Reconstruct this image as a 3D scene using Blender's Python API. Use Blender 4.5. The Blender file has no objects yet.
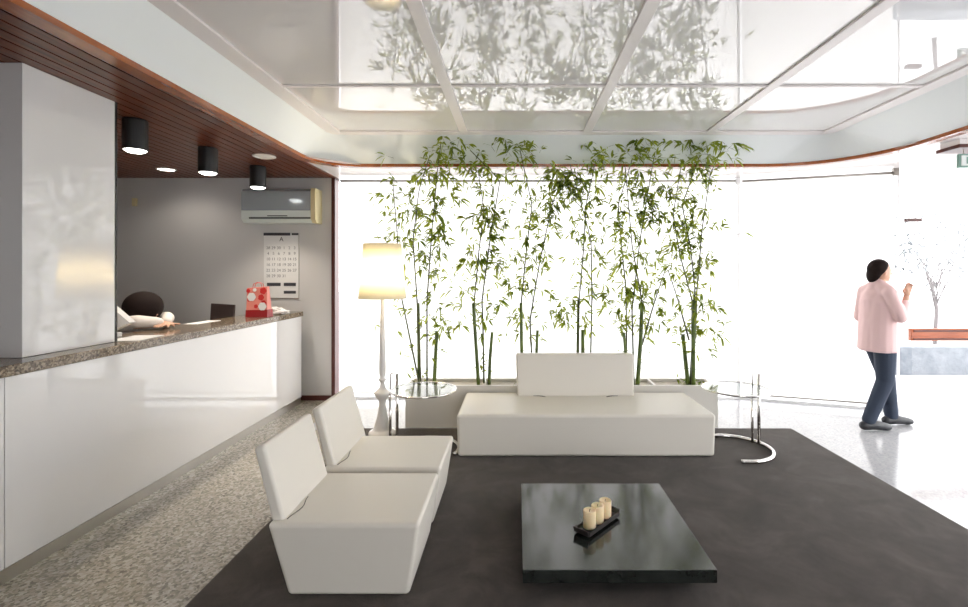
import bpy, bmesh, math, random
from mathutils import Vector, Matrix
S = bpy.context.scene
COL = S.collection
PI = math.pi

# ---------------------------------------------------------------- camera, world, exposure
F, VX, VY, H = 484.0, 517.0, 272.0, 1.6
cam = bpy.data.cameras.new('camera'); camo = bpy.data.objects.new('camera', cam); COL.objects.link(camo)
camo.location = (0, 0, H); camo.rotation_euler = (PI/2, 0, 0)
cam.sensor_width = 36; cam.lens = 18.0; cam.shift_x = -33/968; cam.shift_y = -31.5/968; cam.clip_start = 0.05
S.camera = camo
w = bpy.data.worlds.new('overcast_sky'); S.world = w; w.use_nodes = True
bg = w.node_tree.nodes['Background']; bg.inputs[0].default_value = (0.98, 0.99, 1, 1); bg.inputs[1].default_value = 5.2
S.view_settings.view_transform = 'Standard'; S.view_settings.look = 'None'; S.view_settings.gamma = 1
S.view_settings.use_curve_mapping = False; S.view_settings.exposure = 0.16
S.cycles.use_denoising = True
S.cycles.max_bounces = 12; S.cycles.transparent_max_bounces = 16; S.cycles.transmission_bounces = 8
S.cycles.caustics_reflective = False; S.cycles.caustics_refractive = False
S.cycles.sample_clamp_indirect = 8

def W(px, py, Y):
    return Vector(((px-VX)/F*Y, Y, H-(py-VY)/F*Y))

# ---------------------------------------------------------------- materials
def mat(name, col, rough=0.5, metal=0, coat=0, spec=0.5, trans=0, sheen=0, ior=1.5, emit=None, es=0, coat_rough=0.03):
    m = bpy.data.materials.new(name); m.use_nodes = True
    b = m.node_tree.nodes['Principled BSDF']
    b.inputs['Base Color'].default_value = (*col, 1); b.inputs['Roughness'].default_value = rough
    b.inputs['Metallic'].default_value = metal; b.inputs['Coat Weight'].default_value = coat
    b.inputs['Coat Roughness'].default_value = coat_rough
    b.inputs['Specular IOR Level'].default_value = spec; b.inputs['Transmission Weight'].default_value = trans
    b.inputs['Sheen Weight'].default_value = sheen; b.inputs['IOR'].default_value = ior
    if emit: b.inputs['Emission Color'].default_value = (*emit, 1); b.inputs['Emission Strength'].default_value = es
    return m
def nodes(m): return m.node_tree.nodes, m.node_tree.links, m.node_tree.nodes['Principled BSDF']
def noise_col(m, stops, scale=10, detail=4, stretch=(1, 1, 1), rough=0.6, kind='noise', distortion=0):
    N, L, b = nodes(m)
    tc = N.new('ShaderNodeTexCoord'); mp = N.new('ShaderNodeMapping'); mp.inputs['Scale'].default_value = stretch
    L.new(tc.outputs['Object'], mp.inputs[0])
    if kind == 'noise':
        n = N.new('ShaderNodeTexNoise'); n.inputs['Scale'].default_value = scale; n.inputs['Detail'].default_value = detail
        n.inputs['Roughness'].default_value = rough; n.inputs['Distortion'].default_value = distortion; out = n.outputs[0]
    else:
        n = N.new('ShaderNodeTexVoronoi'); n.inputs['Scale'].default_value = scale; out = n.outputs['Color']
    L.new(mp.outputs[0], n.inputs['Vector'])
    r = N.new('ShaderNodeValToRGB'); L.new(out, r.inputs[0]); e = r.color_ramp.elements
    while len(e) < len(stops): e.new(0.5)
    for i, (p, c) in enumerate(stops): e[i].position = p; e[i].color = (*c, 1)
    L.new(r.outputs[0], b.inputs['Base Color']); return r, mp
def bump(m, scale=200, strength=0.1, dist=0.002, detail=2, stretch=(1, 1, 1)):
    N, L, b = nodes(m)
    tc = N.new('ShaderNodeTexCoord'); mp = N.new('ShaderNodeMapping'); mp.inputs['Scale'].default_value = stretch
    n = N.new('ShaderNodeTexNoise'); n.inputs['Scale'].default_value = scale; n.inputs['Detail'].default_value = detail
    bp = N.new('ShaderNodeBump'); bp.inputs['Strength'].default_value = strength; bp.inputs['Distance'].default_value = dist
    L.new(tc.outputs['Object'], mp.inputs[0]); L.new(mp.outputs[0], n.inputs['Vector']); L.new(n.outputs[0], bp.inputs['Height'])
    L.new(bp.outputs[0], b.inputs['Normal']); return bp

M = {}
M['granite'] = mat('speckled_granite_floor', (.5, .5, .5), .18, spec=.5)
noise_col(M['granite'], [(0, (.10, .085, .065)), (.3, (.22, .195, .155)), (.55, (.34, .305, .25)), (.8, (.45, .41, .345)), (1, (.56, .52, .45))], scale=72, kind='voronoi')
M['pale_floor'] = mat('pale_floor_and_glare', (.6, .6, .6), .14, spec=.6)
noise_col(M['pale_floor'], [(0, (.36, .36, .375)), (.3, (.43, .43, .44)), (.7, (.47, .47, .48)), (1, (.52, .52, .52))], scale=70, kind='voronoi')
M['countertop'] = mat('polished_brown_granite', (.3, .3, .3), .12, spec=.5)
noise_col(M['countertop'], [(0, (.035, .025, .018)), (.35, (.13, .095, .065)), (.6, (.24, .18, .125)), (1, (.45, .38, .29))], scale=95, kind='voronoi')
M['rug'] = mat('charcoal_carpet', (.05, .045, .04), .95, spec=.1, sheen=.15)
noise_col(M['rug'], [(.3, (.034, .027, .023)), (.5, (.056, .045, .039)), (.68, (.086, .071, .062))], scale=2.6, detail=10, rough=.72, distortion=.6)
bump(M['rug'], 350, .6, .004)
M['ceiling'] = mat('gloss_white_ceiling_panel', (.82, .80, .795), .02, spec=.8, coat=.6, ior=1.55, coat_rough=.02)
bump(M['ceiling'], .9, .006, .02, 0)
M['rib'] = mat('satin_ceiling_rib', (.82, .77, .76), .3)
M['plaster'] = mat('pale_plaster', (.80, .83, .83), .5)
bump(M['plaster'], 6, .05, .002)
M['soffit'] = mat('white_gloss_soffit', (.80, .76, .75), .15, spec=.6)
M['wall'] = mat('grey_office_paint', (.62, .61, .61), .6)
M['wall_white'] = mat('white_paint', (.72, .71, .70), .5)
M['gloss'] = mat('white_gloss_laminate', (.76, .745, .74), .035, spec=.5, coat=.5)
bump(M['gloss'], 1.0, .03, .01, 0)
M['steel'] = mat('brushed_steel', (.62, .59, .54), .28, metal=1)
M['chrome'] = mat('chrome', (.82, .80, .78), .07, metal=1)
M['wood'] = mat('red_brown_slat_wood', (.2, .07, .03), .3, spec=.3)
noise_col(M['wood'], [(.3, (.075, .019, .008)), (.6, (.16, .044, .018)), (.8, (.25, .075, .032))], scale=3, stretch=(14, .8, 14), detail=5)
M['wood_edge'] = mat('varnished_edge_wood', (.3, .1, .03), .22, coat=.4)
noise_col(M['wood_edge'], [(.3, (.25, .062, .014)), (.7, (.40, .115, .028))], scale=3, stretch=(5, 1, 5))
M['dark_void'] = mat('dark_slot_backing', (.02, .012, .01), .8)
M['red_wood'] = mat('dark_red_wood', (.075, .015, .010), .4)
M['bench_wood'] = mat('orange_push_bar_wood', (.42, .10, .035), .3)
noise_col(M['bench_wood'], [(.3, (.30, .065, .02)), (.7, (.50, .13, .045))], scale=3, stretch=(1, 1, 10))
M['leather'] = mat('cream_leather', (.74, .70, .63), .42, spec=.35)
bump(M['leather'], 260, .12, .0015)
M['planter'] = mat('cream_planter_paint', (.66, .63, .58), .35)
M['soil'] = mat('pale_pebbles', (.5, .45, .38), .9); bump(M['soil'], 60, .8, .01)
M['black_wood'] = mat('black_stained_wood', (.012, .014, .013), .13, spec=.55)
noise_col(M['black_wood'], [(.3, (.010, .012, .011)), (.7, (.022, .026, .023))], scale=6, stretch=(1, 12, 1), detail=6)
bump(M['black_wood'], 9, .05, .002, 5, (1, 10, 1))
M['black'] = mat('black_metal', (.012, .012, .013), .4)
M['tray'] = mat('dark_tray_wood', (.016, .011, .01), .4)
M['wax'] = mat('ivory_wax', (.80, .66, .42), .5); M['wax'].node_tree.nodes['Principled BSDF'].inputs['Subsurface Weight'].default_value = .3
M['wick'] = mat('dark_wick', (.05, .04, .03), .9)
M['lamp_white'] = mat('white_lacquer', (.78, .75, .72), .25, coat=.3)
M['lit'] = mat('lit_lamp_disc', (1, 1, 1), .5, emit=(1, .97, .9), es=9)
M['unlit'] = mat('frosted_lens', (.75, .7, .66), .4)
M['chromering'] = mat('white_trim_ring', (.8, .76, .72), .3)
M['hair'] = mat('dark_brown_hair', (.010, .004, .003), .8, spec=.2); bump(M['hair'], 90, .5, .004, 3, (1, 1, .15))
M['skin'] = mat('skin', (.55, .32, .22), .5)
M['skin'].node_tree.nodes['Principled BSDF'].inputs['Subsurface Weight'].default_value = .08
M['pink'] = mat('pale_pink_cotton', (.78, .55, .54), .85)
M['denim'] = mat('navy_denim', (.03, .042, .07), .85); bump(M['denim'], 500, .3, .001)
M['shoe'] = mat('dark_shoe', (.02, .02, .025), .4)
M['white_cloth'] = mat('white_blouse', (.72, .66, .62), .85)
M['paper'] = mat('white_paper', (.78, .78, .78), .7)
M['ink'] = mat('dark_ink', (.04, .04, .05), .6)
M['ink_soft'] = mat('soft_grey_ink', (.22, .22, .25), .7)
M['red'] = mat('red_gift_paper', (.62, .03, .03), .35)
M['red_dark'] = mat('deep_red_gift_paper', (.30, .008, .012), .35)
M['salmon'] = mat('salmon_gift_paper', (.75, .25, .2), .4)
M['cream'] = mat('yellowed_plastic', (.74, .64, .38), .4)
M['ac_white'] = mat('ac_white_plastic', (.72, .78, .76), .3)
M['ac_grey'] = mat('ac_gloss_grey_panel', (.42, .47, .51), .15, spec=.6, metal=.2)
M['slot'] = mat('dark_vent', (.05, .06, .06), .6)
M['brown_screen'] = mat('dark_brown_plastic', (.045, .028, .025), .35)
M['switch'] = mat('ivory_switch', (.62, .57, .48), .4)
M['desk'] = mat('grey_desk_laminate', (.42, .43, .45), .4)
M['green'] = mat('sign_green', (.22, .38, .32), .5)
M['sign_white'] = mat('sign_face', (.8, .85, .82), .4)
M['alu'] = mat('dull_aluminium', (.34, .31, .28), .4, metal=.6)
M['frame_pale'] = mat('pale_anodised_frame', (.80, .79, .79), .4)
M['pavement'] = mat('pale_pavement', (.62, .62, .62), .8); noise_col(M['pavement'], [(.3, (.55, .55, .56)), (.7, (.66, .66, .66))], scale=2)
M['stone'] = mat('grey_stone_wall', (.2, .22, .25), .8); noise_col(M['stone'], [(.3, (.11, .125, .15)), (.7, (.20, .215, .235))], scale=5, detail=6); bump(M['stone'], 12, .5, .02)
M['hedge'] = mat('outside_leaf', (.17, .18, .19), .7)
M['bark'] = mat('outside_bark', (.12, .10, .10), .8)
M['cane'] = mat('green_bamboo_cane', (.10, .17, .04), .35)
noise_col(M['cane'], [(.3, (.05, .085, .015)), (.7, (.15, .21, .035))], scale=5, stretch=(2, 2, 1))
M['cane_thin'] = mat('olive_bamboo_culm', (.065, .075, .025), .5)
M['node'] = mat('bamboo_node', (.03, .03, .015), .7)

def leaf_mat():
    m = bpy.data.materials.new('bamboo_leaf'); m.use_nodes = True; N, L = m.node_tree.nodes, m.node_tree.links
    N.clear(); out = N.new('ShaderNodeOutputMaterial'); mix = N.new('ShaderNodeMixShader'); d = N.new('ShaderNodeBsdfPrincipled'); t = N.new('ShaderNodeBsdfTranslucent')
    g = N.new('ShaderNodeTexCoord'); n = N.new('ShaderNodeTexNoise'); n.inputs['Scale'].default_value = 5
    L.new(g.outputs['Object'], n.inputs['Vector'])
    for tgt, cs in ((d.inputs['Base Color'], ((.05, .09, .012), (.16, .22, .03))), (t.inputs['Color'], ((.17, .24, .015), (.50, .55, .05)))):
        r = N.new('ShaderNodeValToRGB'); r.color_ramp.elements[0].position = .35; r.color_ramp.elements[1].position = .65
        r.color_ramp.elements[0].color = (*cs[0], 1); r.color_ramp.elements[1].color = (*cs[1], 1)
        L.new(n.outputs[0], r.inputs[0]); L.new(r.outputs[0], tgt)
    d.inputs['Roughness'].default_value = .5
    mix.inputs[0].default_value = .5
    L.new(d.outputs[0], mix.inputs[1]); L.new(t.outputs[0], mix.inputs[2]); L.new(mix.outputs[0], out.inputs[0]); return m
M['leaf'] = leaf_mat()
def glass_mat(name, tint=(1, 1, 1), ior=1.45):
    m = bpy.data.materials.new(name); m.use_nodes = True; N, L = m.node_tree.nodes, m.node_tree.links
    N.clear(); out = N.new('ShaderNodeOutputMaterial'); mix = N.new('ShaderNodeMixShader'); t = N.new('ShaderNodeBsdfTransparent')
    g = N.new('ShaderNodeBsdfGlossy'); g.inputs['Roughness'].default_value = 0.0
    f = N.new('ShaderNodeLayerWeight'); pw = N.new('ShaderNodeMath'); pw.operation = 'POWER'; pw.inputs[1].default_value = 5
    ml = N.new('ShaderNodeMath'); ml.operation = 'MULTIPLY_ADD'; r0 = ((ior-1)/(ior+1))**2; ml.inputs[1].default_value = 1-r0; ml.inputs[2].default_value = r0
    L.new(f.outputs['Facing'], pw.inputs[0]); L.new(pw.outputs[0], ml.inputs[0]); t.inputs[0].default_value = (*tint, 1)
    L.new(ml.outputs[0], mix.inputs[0]); L.new(t.outputs[0], mix.inputs[1]); L.new(g.outputs[0], mix.inputs[2]); L.new(mix.outputs[0], out.inputs[0]); return m
M['glass'] = glass_mat('clear_window_glass')
M['table_glass'] = glass_mat('table_top_glass', (.93, .96, .95), 1.5)
def cloth_mat(name, col, trans, tcol):
    m = bpy.data.materials.new(name); m.use_nodes = True; N, L = m.node_tree.nodes, m.node_tree.links
    N.clear(); out = N.new('ShaderNodeOutputMaterial'); mix = N.new('ShaderNodeMixShader'); d = N.new('ShaderNodeBsdfDiffuse'); t = N.new('ShaderNodeBsdfTranslucent')
    d.inputs[0].default_value = (*col, 1); t.inputs[0].default_value = (*tcol, 1); mix.inputs[0].default_value = trans
    L.new(d.outputs[0], mix.inputs[1]); L.new(t.outputs[0], mix.inputs[2]); L.new(mix.outputs[0], out.inputs[0]); return m
M['blind'] = cloth_mat('translucent_white_blind', (.85, .85, .85), .72, (.97, .96, .95))
M['shade'] = cloth_mat('warm_lamp_shade', (.9, .85, .72), .5, (.97, .92, .76))

# ---------------------------------------------------------------- helpers
def worldloc(o):
    v = Vector((0, 0, 0))
    while o is not None: v += o.location; o = o.parent
    return v
def obj(name, bm, m, parent=None, bevel=0, seg=3, smooth=False):
    """bm in world coordinates -> one mesh object, optionally a child of parent"""
    off = worldloc(parent) if parent else Vector((0, 0, 0))
    bmesh.ops.recalc_face_normals(bm, faces=bm.faces)
    if off.length: bmesh.ops.translate(bm, verts=bm.verts, vec=-off)
    me = bpy.data.meshes.new(name); bm.to_mesh(me); bm.free()
    for mm in (m if isinstance(m, (list, tuple)) else [m]): me.materials.append(mm)
    o = bpy.data.objects.new(name, me); COL.objects.link(o)
    if parent: o.parent = parent
    if smooth or bevel:
        for p in me.polygons: p.use_smooth = True
    if bevel:
        b = o.modifiers.new('bevel', 'BEVEL'); b.width = bevel; b.segments = seg; b.limit_method = 'ANGLE'; b.angle_limit = math.radians(40); b.harden_normals = True
    return o
def thing(name, label, cat, loc=(0, 0, 0), group=None):
    o = bpy.data.objects.new(name, None); COL.objects.link(o); o.location = loc; o.empty_display_size = .1
    return tag(o, label, cat, group)
def tag(o, label, cat, group=None):
    o['label'] = label; o['category'] = cat
    if group: o['group'] = group
    return o
def struct(o): o['kind'] = 'structure'; return o
def BM(): return bmesh.new()
def hexa(bm, b, t, mi=0):
    """b,t: 4 bottom and 4 top points"""
    v = [bm.verts.new(p) for p in list(b)+list(t)]
    fs = [bm.faces.new([v[i] for i in q]) for q in ((3, 2, 1, 0), (4, 5, 6, 7), (0, 1, 5, 4), (1, 2, 6, 5), (2, 3, 7, 6), (3, 0, 4, 7))]
    for f in fs: f.material_index = mi
    return v
def box(bm, x0, x1, y0, y1, z0, z1, mi=0):
    return hexa(bm, [(x0, y0, z0), (x1, y0, z0), (x1, y1, z0), (x0, y1, z0)], [(x0, y0, z1), (x1, y0, z1), (x1, y1, z1), (x0, y1, z1)], mi)
def rot(verts, c, axis, ang):
    c = Vector(c); R = Matrix.Rotation(ang, 3, axis)
    for v in verts: v.co = R @ (v.co-c)+c
def lathe(bm, prof, c=(0, 0, 0), n=40, caps=True, mi=0):
    rings = []
    for r, z in prof:
        rings.append([bm.verts.new((c[0]+r*math.cos(2*PI*i/n), c[1]+r*math.sin(2*PI*i/n), c[2]+z)) for i in range(n)])
    for a, b in zip(rings, rings[1:]):
        for i in range(n): bm.faces.new((a[i], a[(i+1) % n], b[(i+1) % n], b[i])).material_index = mi
    if caps:
        for r_ in (rings[0], rings[-1]): bm.faces.new(r_).material_index = mi
    return [v for r_ in rings for v in r_]
def tube(bm, pts, rad, n=12, closed=False, caps=True, mi=0):
    pts = [Vector(p) for p in pts]; k = len(pts); rings = []
    rr = rad if isinstance(rad, (list, tuple)) else [rad]*k
    up = None
    for i, p in enumerate(pts):
        if closed: d = pts[(i+1) % k]-pts[i-1]
        else: d = pts[min(i+1, k-1)]-pts[max(i-1, 0)]
        d.normalize()
        if up is None: up = d.orthogonal().normalized()
        up = (up-d*up.dot(d)).normalized(); s = d.cross(up)
        rings.append([bm.verts.new(p+(up*math.cos(2*PI*j/n)+s*math.sin(2*PI*j/n))*rr[i]) for j in range(n)])
    prs = list(zip(rings, rings[1:]))
    if closed: prs.append((rings[-1], rings[0]))
    for a, b in prs:
        for j in range(n): bm.faces.new((a[j], a[(j+1) % n], b[(j+1) % n], b[j])).material_index = mi
    if caps and not closed:
        bm.faces.new(rings[0]).material_index = mi; bm.faces.new(rings[-1]).material_index = mi
def arc(cx, cy, z, r, a0, a1, n=48):
    return [(cx+r*math.cos(math.radians(a0+(a1-a0)*i/n)), cy+r*math.sin(math.radians(a0+(a1-a0)*i/n)), z) for i in range(n+1)]
def prism(bm, poly, y0, y1, mi=0):
    """poly in (x,z) extruded along y"""
    a = [bm.verts.new((x, y0, z)) for x, z in poly]; b = [bm.verts.new((x, y1, z)) for x, z in poly]
    n = len(poly); fs = [bm.faces.new(a), bm.faces.new(b)]
    for i in range(n): fs.append(bm.faces.new((a[i], a[(i+1) % n], b[(i+1) % n], b[i])))
    for f in fs: f.material_index = mi
    return a+b
def text(name, body, size, loc, m, parent, align='CENTER', rx=PI/2):
    cu = bpy.data.curves.new(name, 'FONT'); cu.body = body; cu.size = size; cu.align_x = align; cu.extrude = .0006
    t = bpy.data.objects.new(name, cu); COL.objects.link(t); bpy.context.view_layer.update()
    me = bpy.data.meshes.new_from_object(t.evaluated_get(bpy.context.evaluated_depsgraph_get()))
    bpy.data.objects.remove(t); bpy.data.curves.remove(cu)
    me.transform(Matrix.Translation(Vector(loc)-worldloc(parent)) @ Matrix.Rotation(rx, 4, 'X'))
    me.materials.clear(); me.materials.append(m)
    o = bpy.data.objects.new(name, me); COL.objects.link(o); o.parent = parent; return o

# ---------------------------------------------------------------- setting
ZS, ZC = 2.775, 3.05
YW = 6.05
bm = BM(); box(bm, -5.5, -.5, -3.1, 6.15, -.1, 0); struct(obj('floor', bm, M['granite']))
bm = BM(); box(bm, -.5, 5.3, -3.1, 6.15, -.1, 0); box(bm, -2.15, -.5, 4.9, 6.15, -.1, .0012); struct(obj('floor_entrance', bm, M['pale_floor']))  # strip left of the planter: window glare on the granite, painted as paler floor
bm = BM(); box(bm, -30, 30, 6.15, 40, -.14, -.02); box(bm, 5.3, 30, -20, 6.15, -.14, -.02); struct(obj('ground', bm, M['pavement']))

def path(xl, yb, xr, rl, rr, n=14):
    P = [(xl, -3.0, 'L')]
    for i in range(1, 12): P.append((xl, -3.0+(yb-rl+3)*i/12, 'L'))
    for i in range(n+1):
        a = PI-PI/2*i/n; P.append((xl+rl+rl*math.cos(a), yb-rl+rl*math.sin(a), 'CL'))
    for i in range(1, 8): P.append((xl+rl+(xr-rr-xl-rl)*i/8, yb, 'B'))
    for i in range(n+1):
        a = PI/2-PI/2*i/n; P.append((xr-rr+rr*math.cos(a), yb-rr+rr*math.sin(a), 'CR'))
    for i in range(1, 13): P.append((xr, yb-rr-(yb-rr+3)*i/12, 'R'))
    return P
low = path(-2.17, 5.32, 3.65, .50, .95); top = path(-1.95, 5.085, 3.28, .12, .12)
bm = BM(); a = [bm.verts.new((p[0], p[1], ZS)) for p in low]; b = [bm.verts.new((p[0], p[1], ZC+.02)) for p in top]
for i in range(len(a)-1): bm.faces.new((a[i], a[i+1], b[i+1], b[i]))
o = struct(obj('trim_1', bm, M['plaster'], smooth=True))
# varnished wood lip following the curve
bm = BM(); rings = []
for i, p in enumerate(low):
    q0 = Vector(low[max(i-1, 0)][:2]); q1 = Vector(low[min(i+1, len(low)-1)][:2]); d = (q1-q0).normalized(); n_ = Vector((-d.y, d.x))
    c = Vector(p[:2])
    wd = .085
    rings.append([bm.verts.new((*(c-n_*.012), ZS+.012)), bm.verts.new((*(c-n_*.012), ZS-.022)), bm.verts.new((*(c+n_*wd), ZS-.022)), bm.verts.new((*(c+n_*wd), ZS+.012))])
for a_, b_ in zip(rings, rings[1:]):
    for j in range(4): bm.faces.new((a_[j], a_[(j+1) % 4], b_[(j+1) % 4], b_[j]))
bm.faces.new(rings[0]); bm.faces.new(rings[-1])
struct(obj('trim_2', bm, M['wood_edge']))
# white soffit outside of the curve
bm = BM(); a = []; b = []
for p in low:
    a.append(bm.verts.new((p[0], p[1], ZS)))
    x, y, k = p
    if k == 'L': q = (-2.26, y)
    elif k == 'CL': q = (min(-2.26+(x+2.17)*.9, -1.5), min(max(y, y+(YW+.1-y)*((x+2.17)/.5)), YW+.1))
    elif k == 'B': q = (x, YW+.1)
    elif k == 'CR': q = (x+(5.3-x)*((x-2.7)/.95), YW+.1)
    else: q = (5.3, y)
    if k == 'R' and y > 3.9: q = (5.3, y)
    b.append(bm.verts.new((q[0], q[1], ZS)))
for i in range(len(a)-1): bm.faces.new((a[i], b[i], b[i+1], a[i+1]))
v = [bm.verts.new(p) for p in ((-2.26, 4.8, ZS+.002), (-1.6, 5.4, ZS+.002), (-1.6, YW+.1, ZS+.002), (-2.26, YW+.1, ZS+.002))]; bm.faces.new(v)
v = [bm.verts.new(p) for p in ((3.6, 4.4, ZS+.002), (5.3, 4.3, ZS+.002), (5.3, YW+.1, ZS+.002), (3.6, YW+.1, ZS+.002))]; bm.faces.new(v)
struct(obj('trim_3', bm, M['soffit']))
# wood slats over the reception
bm = BM(); x = -5.5
box(bm, -5.5, -2.245, -3.0, YW, ZS+.03, ZS+.06, 1)
while x < -2.27:
    box(bm, x, min(x+.082, -2.25), -3.0, YW, ZS, ZS+.03); x += .094
struct(obj('trim_4', bm, [M['wood'], M['dark_void']]))
# ceiling panels and ribs
XR = [-1.83, -.554, .73, 2.0, 3.27]; YR = [3.79, 2.52, 1.25, -.02, -1.29, -2.56]
bm = BM(); box(bm, -2.1, 3.5, -3.0, 5.3, ZC+.012, ZC+.04); struct(obj('ceiling', bm, M['ceiling']))
bm = BM(); hw = .042
for x in XR[1:-1]: box(bm, x-hw, x+hw, -3, 5.04, ZC-.004, ZC+.012)
for y in YR: box(bm, -1.87, 3.2, y-.016, y+.016, ZC-.002, ZC+.012)
box(bm, -1.97, -1.83, -3, 5.09, ZC-.006, ZC+.012); box(bm, 3.17, 3.30, -3, 5.09, ZC-.006, ZC+.012); box(bm, -1.83, 3.17, 5.0, 5.1, ZC-.006, ZC+.012)
struct(obj('trim_5', bm, M['rib'], bevel=.004, seg=2))
# roof over everything (keeps the sky out above the soffits)
bm = BM(); box(bm, -5.7, 5.4, -3.2, 6.3, 3.12, 3.3); struct(obj('ceiling_slab', bm, M['wall_white']))
bm = BM(); box(bm, -5.6, -2.30, YW, YW+.12, 0, 3.12); struct(obj('wall_office', bm, M['wall']))
bm = BM(); box(bm, -5.62, -5.5, -3.1, YW+.12, 0, 3.12); struct(obj('wall_left', bm, M['wall']))
bm = BM(); box(bm, -5.6, -2.5, -3.2, -3.05, 0, 3.12); box(bm, -2.5, 5.3, -3.2, -3.05, 2.6, 3.12); box(bm, 2.6, 5.3, -3.2, -3.05, 0, 2.6); box(bm, -2.5, 0, -3.2, -3.05, 0, 2.6)  # unseen; window opening narrowed to cut the light from behind the camera
struct(obj('wall_back', bm, M['wall_white']))
bm = BM(); box(bm, 5.3, 5.42, -3.2, 6.15, 2.6, 3.12); box(bm, 5.3, 5.42, -3.2, .6, 0, 2.6); struct(obj('wall_right', bm, M['wall_white']))  # unseen; solid stretch beside the camera added to darken the front faces
bm = BM(); box(bm, -5.5, 5.35, YW+.1, YW+.22, ZS, 3.12); struct(obj('wall_header', bm, M['wall_white']))
bm = BM(); box(bm, -2.31, -2.265, YW-.03, YW+.12, 0, ZS-.002); struct(obj('trim_6', bm, M['red_wood'], bevel=.004, seg=2))
bm = BM(); box(bm, -3.1, -2.316, YW-.025, YW-.001, .002, .06); struct(obj('baseboard_office', bm, M['red_wood']))
# glazing behind the bamboo (plane Y=6.12) and slanting front pane beside the door
bm = BM(); box(bm, -2.24, 2.78, YW+.06, YW+.07, .03, ZS-.02); wn = struct(obj('window_1', bm, M['glass']))
bm = BM()
box(bm, -2.24, 2.78, YW+.04, YW+.09, 0, .03); 
obj('window_frame', bm, M['frame_pale'], wn)
P0, P1 = Vector((2.80, YW+.07)), Vector((4.385, 5.57))
def slant(bm, u0, u1, t, z0, z1, off=0, P0=P0, P1=P1, mi=0):
    d = (P1-P0); L_ = d.length; d.normalize(); n_ = Vector((d.y, -d.x))
    q = [P0+d*u0+n_*(off-t/2), P0+d*u1+n_*(off-t/2), P0+d*u1+n_*(off+t/2), P0+d*u0+n_*(off+t/2)]
    return hexa(bm, [(p.x, p.y, z0) for p in q], [(p.x, p.y, z1) for p in q], mi)
SL = (P1-P0).length
bm = BM(); slant(bm, 0, SL, .01, .03, ZS-.02); wn = struct(obj('window_2', bm, M['glass']))
bm = BM(); slant(bm, -.02, .02, .05, .0, ZS-.01); slant(bm, .02, SL, .05, 0, .03)
obj('window_frame', bm, M['frame_pale'], wn)
bm = BM(); slant(bm, SL-.005, SL+.012, .03, 0, ZS-.01); obj('window_post', bm, M['frame_pale'], wn)
# glass along the right side and behind the camera
bm = BM(); box(bm, 5.32, 5.33, .6, 5.4, 0, 2.6); struct(obj('window_3', bm, M['glass']))
bm = BM(); box(bm, 0, 2.6, -3.13, -3.12, 0, 2.6); struct(obj('window_4', bm, M['glass']))
# glass door with wood push bar
bm = BM(); box(bm, 4.50, 5.9, 5.50, 5.512, .02, 2.6); dr = struct(obj('door_1', bm, M['glass']))
bm = BM(); box(bm, 4.40, 5.8, 5.40, 5.45, .83, .97)
obj('push_bar', bm, M['bench_wood'], dr, bevel=.006)
bm = BM(); box(bm, 4.42, 5.8, 5.385, 5.40, .935, .95); box(bm, 4.42, 5.8, 5.385, 5.40, .845, .86)
for x in (4.46, 4.75): box(bm, x, x+.02, 5.45, 5.50, .88, .92)
obj('bar_rail', bm, M['red_wood'], dr)
bm = BM(); box(bm, 4.42, 4.58, 5.47, 5.53, 2.17, 2.21); obj('door_hinge', bm, M['red_wood'], dr)

# roller blinds
z0 = 2.735
rb = thing('roller_blind', 'wide white roller blind glowing behind the bamboo', 'blind', (0, YW, z0))
bm = BM(); tube(bm, [(-2.2, YW-.02, z0), (2.74, YW-.02, z0)], .012, 10); obj('tube', bm, M['alu'], rb, smooth=True)
bm = BM()
n = 60
for i in range(n):
    xa = -2.2+4.94*i/n; xb = -2.2+4.94*(i+1)/n
    box(bm, xa, xb, YW-.0205, YW-.0195, .10, z0)
bmesh.ops.remove_doubles(bm, verts=bm.verts, dist=1e-5)
obj('fabric', bm, M['blind'], rb)
bm = BM(); box(bm, -2.2, 2.74, YW-.025, YW-.015, .088, .102); obj('bottom_rail', bm, M['frame_pale'], rb)
bm = BM(); box(bm, 2.72, 2.775, YW-.05, YW+.01, z0-.04, ZS-.002); obj('bracket', bm, M['frame_pale'], rb)
sb = thing('roller_blind', 'narrower white roller blind on the slanting pane left of the walking person', 'blind', (3.6, 5.75, z0))
d = (P1-P0).normalized(); n_ = Vector((d.y, -d.x))*.09
def sp(u, z): q = P0+d*u+n_; return (q.x, q.y, z)
bm = BM(); tube(bm, [sp(.03, z0-.005), sp(SL-.08, z0-.005)], .014, 10); obj('tube', bm, M['alu'], sb, smooth=True)
bm = BM(); slant(bm, .03, SL-.08, .001, .09, z0, .09); obj('fabric', bm, M['blind'], sb)
bm = BM(); slant(bm, .03, SL-.08, .014, .075, .093, .09); obj('bottom_rail', bm, M['alu'], sb)
bm = BM(); slant(bm, SL-.08, SL-.03, .06, z0-.04, ZS-.002, .09); obj('bracket', bm, M['alu'], sb)

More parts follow.
